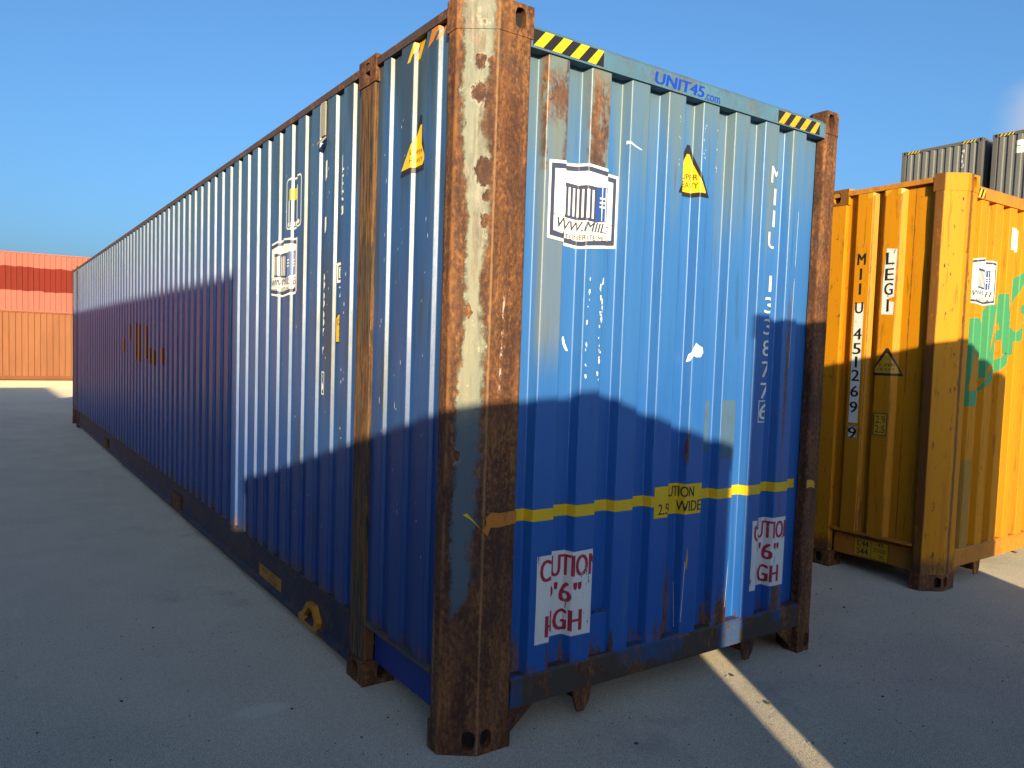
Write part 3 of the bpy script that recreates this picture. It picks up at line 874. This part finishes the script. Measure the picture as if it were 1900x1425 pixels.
A.build('hazard_stripe', blue, OV, 0, 0); A = Art(); A.poly([(uo(.31), 2.775), (uo(.27), 2.79), (uo(.22), 2.838), (uo(.28), 2.838)], M_ORG, 0)
A.build('hazard_stripe', blue, OV, 0, 0); A = Art(); A.poly([(uo(.25), 2.785), (uo(.235), 2.785), (uo(.19), 2.838), (uo(.21), 2.838)], M_ORG, 0)
A.build('hazard_stripe', blue, OV, 0, 0)

# ---- blue container, long side
SD = BC['side']; us = SD.u2s
# panel u grows away from the camera, so artwork is mirrored to read from outside
a, b = us(1.735), us(2.20)
flip(dealer_logo(b-a, .345)).build('dealer_sticker', blue, SD, (a+b)/2, 2.04)
A = Art(); w, h = us(1.92)-us(1.68), .29
def rounded(x0, x1, y0, y1, r): 
    pts = []
    for cx, cy, s in ((x1-r, y1-r, 0), (x0+r, y1-r, 90), (x0+r, y0+r, 180), (x1-r, y0+r, 270)):
        for k in range(5):
            q = math.radians(s+k*22.5); pts.append((cx+r*math.cos(q), cy+r*math.sin(q)))
    return pts
p1, p2 = rounded(-w/2, w/2, -h/2, h/2, .03), rounded(-w/2+.010, w/2-.010, -h/2+.010, h/2-.010, .022)
for i in range(len(p1)):
    j = (i+1) % len(p1); A.poly([p1[i], p1[j], p2[j], p2[i]], M_WPAINT, 0)
A.rect(-w*.32, w*.22, .02, .085, M_YEL, 0); A.rect(-w*.36, -w*.30, -.10, .02, M_WPAINT, 0); A.rect(w*.02, w*.10, -.10, .02, M_WPAINT, 0); A.rect(w*.22, w*.27, -.10, .09, M_WPAINT, 0)
A.text('CARGO', -w*.40, w*.40, -.128, -.102, M_WPAINT, 0, .02)
A.items = [i for i in A.items[:-1]]                      # the lower line is only scratched blocks in the photograph
for i in range(5): A.rect(-w*.40+i*w*.165, -w*.40+i*w*.165+w*.11, -.127, -.104, M_WPAINT, 0)
flip(A).build('carrier_mark', blue, SD, us(1.80), 2.395)
serial(blue, SD, us(1.345), [(c, 2.535-i*.095, None) for i, c in enumerate('MIIU 133877') if c != ' '] + [('6', 1.44, M_WPAINT)], .075, .088, M_WPAINT, True)
serial(blue, SD, us(1.135), [(c, 2.535-i*.108, None) for i, c in enumerate('LEGI')], .075, .088, M_WPAINT, True, 'type_character')
A = Art(); A.rect(-.05, .045, 1.908, 2.008, M_WHITE, 0).frame(-.032, .030, 1.922, 1.994, .008, M_BLACK, 1).text('i', -.008, .008, 1.935, 1.982, M_BLACK, 1, .02).text('7', -.02, .025, 1.835, 1.888, M_WPAINT, 0, .02)
flip(A).build('marking_label', blue, SD, us(1.165), 0)
A = Art(); A.poly([(-.05, 1.605), (.05, 1.605), (.05, 1.755), (-.02, 1.755), (-.05, 1.735)], M_BLACK, 0).poly([(-.045, 1.612), (.044, 1.612), (.044, 1.749), (-.018, 1.749), (-.045, 1.73)], M_YEL, 1)
A.text('12,5', -.032, .036, 1.69, 1.725, M_BLACK, 2, .01).text('2.5', -.01, .036, 1.632, 1.668, M_BLACK, 2, .01)
flip(A).build('dimension_label', blue, SD, us(1.165), 0)
# old dark lettering far along the side
for y0, y1, za, zb in ((7.55, 7.86, 1.44, 1.64), (7.15, 7.42, 1.60, 1.80), (6.62, 6.93, 1.36, 1.80), (6.20, 6.42, 1.40, 1.78), (5.72, 6.02, 1.34, 1.52), (5.32, 5.58, 1.36, 1.55)):
    Art().poly([(us(y0), za), (us(y1), za+.02), (us(y1), zb), (us(y0), zb-.03)], M_MAROON, 0).build('old_lettering', blue, SD, 0, 0)
# flecks of white paint down the side
A = Art(); rd = random.Random(11)
for i in range(70):
    yy = rd.choice((1.08, 1.15, 1.29, 1.5, 1.72, 1.93, 2.14))+rd.uniform(-.02, .02); zz = rd.uniform(.6, 2.7); k = rd.uniform(.001, .0032)
    A.poly([(us(yy)+p[0], zz+p[1]) for p in blob(6, k, k*rd.uniform(1, 4), .5, i+200)], M_WPAINT, 0)
A.build('paint_flecks', blue, SD, 0, 0)['kind'] = 'stuff'
A = Art()
for i in range(40):
    yy = rd.choice((.26, .30, .48, .52, .66))+rd.uniform(-.02, .02); zz = rd.uniform(.7, 2.6); k = rd.uniform(.0006, .0018)
    A.poly([(uo(yy)+p[0], zz+p[1]) for p in blob(6, k, k*rd.uniform(2, 9), .5, i+400)], M_WPAINT, 0)
A.build('paint_flecks', blue, OV, 0, 0)['kind'] = 'stuff'
# document bracket below the top rail
bm = bmesh.new(); prism(bm, [(-.012, 1.325, 2.66), (-.012, 1.385, 2.66), (-.012, 1.385, 2.83), (-.012, 1.325, 2.83)], (.008, 0, 0)); prism(bm, [(-.006, 1.325, 2.655), (-.035, 1.33, 2.62), (-.035, 1.38, 2.62), (-.006, 1.385, 2.655)], (.004, 0, -.004))
from_bm('document_bracket', bm, M_BEIGE, blue)
# rating plate and lashing loop on the bottom rail
RL = Panel([(0, 0), (L45, 0)], (.026, 0, 0), (0, 1, 0), (-1, 0, 0))
A = Art(); A.rect(-.21, .21, .097, .175, M_AMBER, 0).text('45', -.15, -.04, .14, .168, M_BLACK, 1, .02).text('2500', -.02, .13, .105, .132, M_BLACK, 1, .02).text('XL', .0, .12, .14, .168, M_BLACK, 1, .02)
flip(A).build('rating_plate', blue, RL, 2.18, 0)
bm = bmesh.new()
outer = [(1.345, .062), (1.325, .12), (1.385, .196), (1.475, .196), (1.545, .12), (1.60, .10), (1.595, .062)]
inner = [(1.385, .078), (1.365, .118), (1.408, .170), (1.455, .170), (1.505, .118), (1.53, .098), (1.52, .078)]
for x0_ in (-.006,):
    for i in range(len(outer)):
        j = (i+1) % len(outer)
        prism(bm, [(x0_, *outer[i]), (x0_, *outer[j]), (x0_, *inner[j]), (x0_, *inner[i])], (.03, 0, 0))
from_bm('lashing_loop', bm, M_AMBER, blue)
for yy in (4.6, 9.1):
    bm = bmesh.new(); box(bm, -.004, .024, yy, yy+.32, .066, .21); bevel(bm, .004, 1); from_bm('lift_pocket_plate', bm, M_RUST, blue)

# ---- yellow container
YO = YC['over']; uy = YO.u2s; YE = YC['end']; ue = YE.u2s
A = Art(); A.rect(-.036, .036, 1.02, 1.11, M_WHITE, 0).frame(-.034, .034, 1.022, 1.108, .005, M_BLACK, 1); flip(A).build('serial_backing', yellow, YO, uy(.635), 0)
flip(Art().poly([(-.034, 1.135), (.036, 1.135), (.036, 1.60), (.034, 1.62), (.034, 2.03), (-.036, 2.03), (-.036, 1.58)], M_WORN, 0)).build('serial_backing', yellow, YO, uy(.635), 0)
serial(yellow, YO, uy(.635), list(zip('MIIU4512699', (2.40, 2.29, 2.18, 2.04, 1.845, 1.735, 1.635, 1.535, 1.415, 1.295, 1.102), [None]*11)), .058, .084, M_BLACK, True)
A = Art(); A.poly([(-.045, 1.945), (.04, 1.94), (.042, 2.03), (-.02, 2.05), (.04, 2.07), (.045, 2.41), (-.03, 2.42), (-.045, 2.2)], M_WORN, 0)
flip(A).build('type_backing', yellow, YO, uy(.425), 0)
serial(yellow, YO, uy(.425), list(zip('LEGI', (2.39, 2.275, 2.17, 2.05), [None]*4)), .058, .086, M_BLACK, True, 'type_character')
flip(super_heavy(.24, .20, True)).build('warning_sticker', yellow, YO, uy(.41), 1.50)
A = Art(); A.rect(-.05, .05, 1.06, 1.225, M_YELW, 0).frame(-.05, .05, 1.06, 1.225, .006, M_BLACK, 1).text('2.9', -.035, .035, 1.15, 1.205, M_BLACK, 1, .0).text('2.5', -.035, .035, 1.08, 1.135, M_BLACK, 1, .0)
flip(A).build('dimension_label', yellow, YO, uy(.43), 0)
A = Art()
for y0 in (.62, .50, .40):
    A = Art().poly([(-uy(y0), 2.80), (-uy(y0)+.025, 2.80), (-uy(y0)+.07, 2.838), (-uy(y0)+.0, 2.838)], M_YELW, 0); flip(A).build('hazard_stripe', yellow, YO, 0, 0)
YR = Panel([(0, 0), (L45, 0)], (.055, 0, 0), (0, 1, 0), (-1, 0, 0))
A = Art(); A.rect(-.13, .13, .125, .265, M_YELW, 0).frame(-.13, .13, .125, .265, .004, M_BLACK, 1).rect(.0, .003, .125, .265, M_BLACK, 1)
A.text('C44', -.105, -.02, .205, .25, M_BLACK, 1, .02).text('S44', -.105, -.02, .145, .19, M_BLACK, 1, .02).text('45', .05, .09, .228, .255, M_BLACK, 1, .01).text('2500', .02, .11, .185, .212, M_BLACK, 1, .01).text('XL', .06, .11, .14, .168, M_BLACK, 1, .01)
flip(A).build('rating_plate', yellow, YR, .47, 0)
a, b = ue(.345), ue(.665)
dealer_logo(b-a, .345).build('dealer_sticker', yellow, YE, (a+b)/2, 2.185)
for ch, x0_, x1_, y0_, y1_, sk in (('M', 0, .46, 0, .50, .16), ('A', .42, .78, .18, .64, .10), ('G', .80, 1.25, .33, .85, .12)):
    Art().text(ch, x0_, x1_, y0_, y1_, M_GREEN, 0, .055, .25, skew=sk).build('company_letter', yellow, YE, ue(.30), 1.46)
A = Art()
for q in ([(-.02, -.16), (.25, -.16), (.34, -.05), (.08, -.05)], [(.25, -.16), (.40, -.02), (.43, .07), (.34, -.05)], [(.40, -.02), (.95, .22), (.95, .33), (.43, .07)]): A.poly(q, M_GREEN, 0)
A.build('company_swoosh', yellow, YE, ue(.30), 1.46)
A = Art().rect(0, .22, 0, .16, M_WHITE, 0).text('45', .05, .15, .03, .12, M_BLACK, 1, .01)
A.build('number_label', yellow, YE, ue(.87), 2.45)
YH = Panel([(0, 0), (W, 0)], (0, .002, 0), (1, 0, 0), (0, -1, 0))
hazard(.105, .060, 2, slant=.5).build('hazard_stripe', yellow, YH, XD+.004, 2.758)
A = Art(); rd = random.Random(21)
# long rust scratches on the chamfered post are geometry-thin scabs
YCH = Panel([(0, YA), (0, YB), (XC, 0), (XD, 0)], (0, 0, 0), (1, 0, 0), (0, 1, 0), .016, 4); YCH.n = [-v for v in YCH.n]
for i in range(70):
    uu_ = rd.uniform(.01, .25); zz = rd.uniform(.15, 2.75); k = rd.uniform(.0012, .0035)
    A.poly([(YCH.u2s(uu_)+p[0], zz+p[1]) for p in blob(6, k, k*rd.uniform(1.5, 8), .5, i+700)], M_MAROON, 0)
A.build('rust_scabs', yellow, YCH, 0, 0, .004)['kind'] = 'stuff'


# ------------------------------------------------------------------ plain ISO containers
def container(name, label, loc, rz, L, h, mp, mf, per=.205, prof=None, w=2.438, group=None, holes=True, cat='container'):
    """long side at local x = 0, end at local y = 0"""
    t = thing(name, label, cat, loc, rz, group)
    prof = prof or dict(outer=per*.44, inner=per*.40, web=per*.08, depth=.03)
    side = Panel(ribs(.10, L-.10, .18, prof['outer'], prof['inner'], prof['web'], prof['depth'], -.006), (0, 0, 0), (0, 1, 0), (-1, 0, 0), .006, 2)
    side.build('side_panel', t, mp, .17, h-.06)
    Panel(ribs(.10, L-.10, .18, prof['outer'], prof['inner'], prof['web'], prof['depth'], -.006), (w, 0, 0), (0, 1, 0), (1, 0, 0), .006, 2).build('side_panel', t, mp, .17, h-.06)
    pe = ribs(.12, w-.12, .19, .105, .085, .024, .036, -.008)
    end = Panel(pe, (0, 0, 0), (1, 0, 0), (0, -1, 0), .006, 2); end.build('end_panel', t, mp, .17, h-.09)
    Panel(pe, (0, L, 0), (1, 0, 0), (0, 1, 0), .006, 2).build('end_panel', t, mp, .17, h-.09)
    for ox, fx in ((0, 1), (w, -1)):
        for oy, fy in ((0, 1), (L, -1)):
            x0, x1 = sorted((ox, ox+fx*.14)); y0, y1 = sorted((oy, oy+fy*.12))
            p = box_part('corner_post', t, mf, (x0+.002, x1, y0+.002, y1, .118, h-.118), .01)
            x0, x1 = sorted((ox-fx*.003, ox+fx*.162)); y0, y1 = sorted((oy-fy*.003, oy+fy*.178))
            plan = [(x0, y0), (x1, y0), (x1, y1), (x0, y1)]
            hs_ = {0 if fy > 0 else 2: (.5, .06, .035, .045), 3 if fx > 0 else 1: (.5, .06, .035, .045)} if holes else {}
            cast_block('corner_casting', p, [mf, M_HOLE], plan, 0, .118, hs_); cast_block('corner_casting', p, [mf, M_HOLE], plan, h-.118, h, hs_)
    for ox, fx in ((0, 1), (w, -1)):
        x0, x1 = sorted((ox+fx*.001, ox+fx*.06))
        box_part('bottom_rail', t, mf, (x0, x1, .180, L-.180, .03, .175), .006); box_part('top_rail', t, mf, (x0, x1, .180, L-.180, h-.066, h-.008), .006)
    for oy, fy in ((0, 1), (L, -1)):
        y0, y1 = sorted((oy+fy*.001, oy+fy*.08))
        box_part('end_sill', t, mf, (.164, w-.164, y0, y1, .03, .175), .006); box_part('end_header', t, mf, (.164, w-.164, y0, y1, h-.105, h-.012), .006)
    box_part('roof_panel', t, mp, (.05, w-.05, .05, L-.05, h-.03, h-.016), 0)
    box_part('floor_pan', t, mf, (.07, w-.07, .09, L-.09, .10, .16), 0)
    return t, side, end


R90 = math.pi/2
# brown row in front, red one on the second tier of the row behind
SP = dict(outer=.100, inner=.085, web=.010, depth=.026)
container('shipping_container', 'brown container standing on the ground at the far left', (6.2, 30.3, 0), R90, 12.192, 2.60, M_BROWN, M_BROWND, .205, SP)
container('shipping_container', 'brown container continuing the far row out of frame to the left', (-6.1, 30.3, 0), R90, 12.192, 2.60, M_BROWN, M_BROWND, .205, SP)
rz = R90-math.radians(5)
ro = Vector((7.2, 33.9, 0))
container('shipping_container', 'brown lower container hidden behind the brown row, carrying the red one', (ro.x, ro.y, 0), rz, 12.192, 2.60, M_BROWN, M_BROWND, .24, SP)
red, RS, _ = container('shipping_container', 'faded red container with a darker red band, above the brown one at far left', (ro.x, ro.y, 2.60), rz, 12.192, 2.60, M_RED, M_RED, .24, SP)
rd = random.Random(4); A = Art(); n = 60; pts = []
for i in range(n+1): pts.append((.3+(12.192-.6)*i/n, .98+rd.uniform(-.03, .03)))
for i in range(n, -1, -1): pts.append((.3+(12.192-.6)*i/n, 1.98+rd.uniform(-.03, .03)))
for i in range(n): A.poly([pts[i], pts[i+1], pts[2*n-i], pts[2*n+1-i]], M_REDD, 0)
smax = RS.s[-1]
for bm, _, _ in A.items:
    for v in bm.verts: v.co.x *= smax/12.192
A.build('painted_band', red, RS, 0, 0, .003)
container('shipping_container', 'faded red container beside the banded one, out of frame to the left', (ro.x-12.35, ro.y+1.08, 2.60), rz, 12.192, 2.60, M_RED, M_RED, .24, SP)
container('shipping_container', 'brown container under the far red one, out of frame to the left', (ro.x-12.35, ro.y+1.08, 0), rz, 12.192, 2.60, M_BROWN, M_BROWND, .24, SP)

# grey stacks to the right, three high, ends facing the yard
for i, (yy, nm) in enumerate(((11.32, 'left'), (8.62, 'right'))):
    for k in range(3):
        lab = {2: ('dark grey container topping the left grey stack behind the yellow container', 'dark grey container with a white label, top of the stack at right frame edge')[i],
               1: ('grey container in the middle of the left grey stack, hidden behind the yellow one', 'grey container in the middle of the right grey stack, hidden behind the yellow one')[i],
               0: ('grey container at the foot of the left grey stack, hidden behind the yellow one', 'grey container at the foot of the right grey stack, hidden behind the yellow one')[i]}[k]
        g, gs, ge = container('shipping_container', lab, (24.6, yy, 2.896*k), -R90, 12.192, 2.896, M_GREY, M_GREYD, .25, group='grey container stacks')
        GH = Panel([(0, 0), (2.438, 0)], (0, .001, 0), (1, 0, 0), (0, -1, 0))
        if k == 2:
            hazard(.42, .07, 4).build('hazard_stripe', g, GH, .17, 2.802, .003); hazard(.42, .07, 4).build('hazard_stripe', g, GH, 1.84, 2.802, .003)
            if i == 0:
                A = Art().stack('MIIU 402217', 0, .10, 2.62, .11, .15, M_WCHIP, 0); A.build('serial_lettering', g, ge, ge.u2s(1.87), 0, .003)
            else:
                Art().rect(0, .55, 0, .38, M_WHITE, 0).rect(.06, .40, .20, .22, M_BLACK, 1).rect(.10, .42, .12, .135, M_BLACK, 1).build('white_label', g, ge, ge.u2s(.62), 2.22, .003)

# containers and boxes behind the photographer: their shadows lie across the scene
sx, sy, sz = SUN.x/SUN.y, 1.0, -SUN.z/SUN.y


def caster(px, py, pz, ztop):
    """point at height ztop whose shadow falls on (px, py, pz)"""
    k = (ztop-pz)/sz
    return px-sx*k, py-k


cx, cy = caster(.72, .03, 1.43, 2.896)
lx, ly = caster(0, 2.70, .68, 2.896)
ang = math.atan2(cy-ly, cx-lx)
Lw = math.hypot(cx-lx, cy-ly)
Dc = (1.63-.72)/(math.sin(ang)+sx*math.cos(ang))
container('storage_container', 'short grey storage container behind the photographer, throwing the peaked shadow', (lx+math.sin(ang)*Dc, ly-math.cos(ang)*Dc, 0), ang, Dc, 2.896, M_GREY, M_GREYD, .25, w=Lw)
cx2, cy2 = caster(1.765, .06, 1.80, 2.896)
container('storage_container', 'short brown storage container behind the photographer, shading the yellow container', (cx2, cy2-1.15, 0), 0, 1.15, 2.896, M_BROWN, M_BROWND, .25, w=2.50)
for k in range(2):
    container('shipping_container', ('red container on the ground left of the photographer, shading the long blue side', 'red container stacked left of the photographer, shading the long blue side')[k], (-8.97-2.438, -12.79, 2.896*k), 0, 12.7, 2.896, M_RED, M_RED, .25, group='containers left of the photographer')
    container('shipping_container', ('blue container on the ground, second row left of the photographer', 'blue container stacked in the second row left of the photographer')[k], (-13.6-2.438, -11.1, 2.896*k), 0, 12.192, 2.896, M_BSIDE, M_RAIL, .25, group='containers left of the photographer')
# unseen pallet stack, added to keep the low sun off the blue side's foot
pt_ = thing('added_pallet_stack', 'unseen stack of wooden pallets added left of the photographer to block the sun', 'pallets', (-3.35, -2.55, 0), -.2)
wood = make_simple('weathered_wood', (.16, .12, .08), (.10, .08, .06), .8)
for k in range(10):
    z0 = k*.148; dx = random.uniform(-.02, .02)
    pal = D.objects.new('pallet', None); COL.objects.link(pal); pal.parent = pt_; pal.location = (dx, random.uniform(-.02, .02), z0)
    for j in range(5): box_part('deck_board', pal, wood, (-.6, .6, -.40+j*.1725, -.40+j*.1725+.11, .122, .144), 0)
    for xx in (-.6, -.07, .46): box_part('stringer', pal, wood, (xx, xx+.14, -.40, .40, .0, .12), 0)

# ------------------------------------------------------------------ ground
m = Mat('yard_surface'); x, y = m.x, m.y
big = m.noise((1, 1, 1), .25, 3, .55); mid = m.noise((1, 1, 1), 2.2, 4, .6); fine = m.noise((1, 1, 1), 42, 3, .75); grain = m.noise((1, 1, 1), 210, 2, .8)
drag = m.noise((.35, 2.2, 1), 6, 4, .65)
c = m.mix((.365, .318, .250), (.285, .252, .204), (big*.6 + mid*.5).step(.40, .70))
c = m.mix(c, (.60, .53, .42), (grain*.9 + fine*.15).step(.53, .62)*.85)
c = m.mix(c, (.11, .10, .088), (grain*.9 + fine*.15).step(.48, .40)*.8)
c = m.mix(c, (.44, .41, .34), (mid*.5 + drag*.5).step(.58, .70)*.35)
c = m.mix(c, (.19, .18, .165), m.noise((1, 1, 1), 1.1, 5, .7, (5, 9, 0)).step(.58, .72)*.45)
# two pale scuffs on the asphalt in front
sc_ = (((x+.47).pw(2)*60 + (y-.78).pw(2)*260) + (mid-.5)*3 + (fine-.5)*2).step(1.1, .3)
c = m.mix(c, (.47, .45, .40), sc_*.4)
sand = (y + (big-.5)*4 + (mid-.5)*2).step(22, 26)
c = m.mix(c, (.46, .39, .26), sand*.8)
m.b.inputs['Diffuse Roughness'].default_value = 1.0
GM = m.done(c, .85, .25, 0, ((grain, .0030), (fine, .004)))
bm = bmesh.new()
xs = [-2500, -60, -20, -8, -4, 0, 4, 8, 20, 60, 2500]; ys = [-2500, -60, -20, -8, -4, 0, 4, 8, 20, 60, 2500]
gv = [[bm.verts.new((a, b, 0)) for b in ys] for a in xs]
for i in range(len(xs)-1):
    for j in range(len(ys)-1): bm.faces.new((gv[i][j], gv[i+1][j], gv[i+1][j+1], gv[i][j+1]))
g = from_bm('ground', bm, GM); g['kind'] = 'structure'; g['label'] = 'grey asphalt container yard with grit'; g['category'] = 'ground'; g.location = (0, 0, -.002)

# loose grit near the camera
rd = random.Random(9); vs_, fs_, mi_ = [], [], []
for i in range(4200):
    if rd.random() < .75: px, py = rd.uniform(-2.0, 4.0), rd.uniform(-1.6, 2.5)
    else: px, py = rd.uniform(-2.0, 9), rd.uniform(-1.6, 9)
    if 0.1 < px < 2.3 and py > .12: continue
    r = rd.uniform(.0014, .0046)*(2.0 if rd.random() < .05 else 1); n0 = len(vs_)
    for a, b, cz in ((1, 0, .2), (.3, .95, .1), (-.85, .5, .25), (-.7, -.65, .1), (.35, -.9, .2), (0, 0, .9)):
        k = rd.uniform(.7, 1.3); vs_.append((px+a*r*k, py+b*r*k, max(0, cz*r*k)))
    for j in range(5): fs_.append((n0+j, n0+(j+1) % 5, n0+5)); 
    mi_ += [0 if rd.random() < .5 else 1]*5
me = D.meshes.new('grit'); me.from_pydata(vs_, [], fs_)
gr = link('grit', me, None, [make_print('pale_grit', (.36, .34, .30), .8, .5), make_print('dark_grit', (.035, .033, .030), .8, .3)])
for p, k in zip(me.polygons, mi_): p.material_index = k
gr['kind'] = 'stuff'; gr['label'] = 'loose pale and dark grit scattered on the asphalt'; gr['category'] = 'grit'
# a few bigger stones and bits
peb = make_simple('pebble_stone', (.05, .046, .042), (.03, .028, .026), .8)
for i, (px, py) in enumerate(((.205, -.36), (1.66, -.02), (1.55, -.30), (-.36, .72), (-.20, .35), (-.98, 1.15), (3.2, .3), (.75, -.25))):
    bm = bmesh.new(); bmesh.ops.create_icosphere(bm, subdivisions=2, radius=1)
    s = rd.uniform(.0045, .0075)
    for v in bm.verts: v.co = Vector((v.co.x*rd.uniform(.9, 1.3)*1.4, v.co.y*rd.uniform(.85, 1.1), v.co.z*.6))*s
    o = from_bm('pebble', bm, peb); o.location = (px, py, s*.4); o.rotation_euler = (0, 0, rd.uniform(0, 6))
    where = ('in front of the near corner post', 'at the start of the sunlit strip on the ground', 'halfway down the sunlit strip on the ground', 'left of the intermediate post foot', 'beside the intermediate post foot', 'below the amber plate of the blue container', 'between the blue and yellow containers', 'below the white height notice')[i]
    o['label'] = 'small dark pebble lying '+where; o['category'] = 'pebble'; o['group'] = 'loose pebbles on the asphalt'
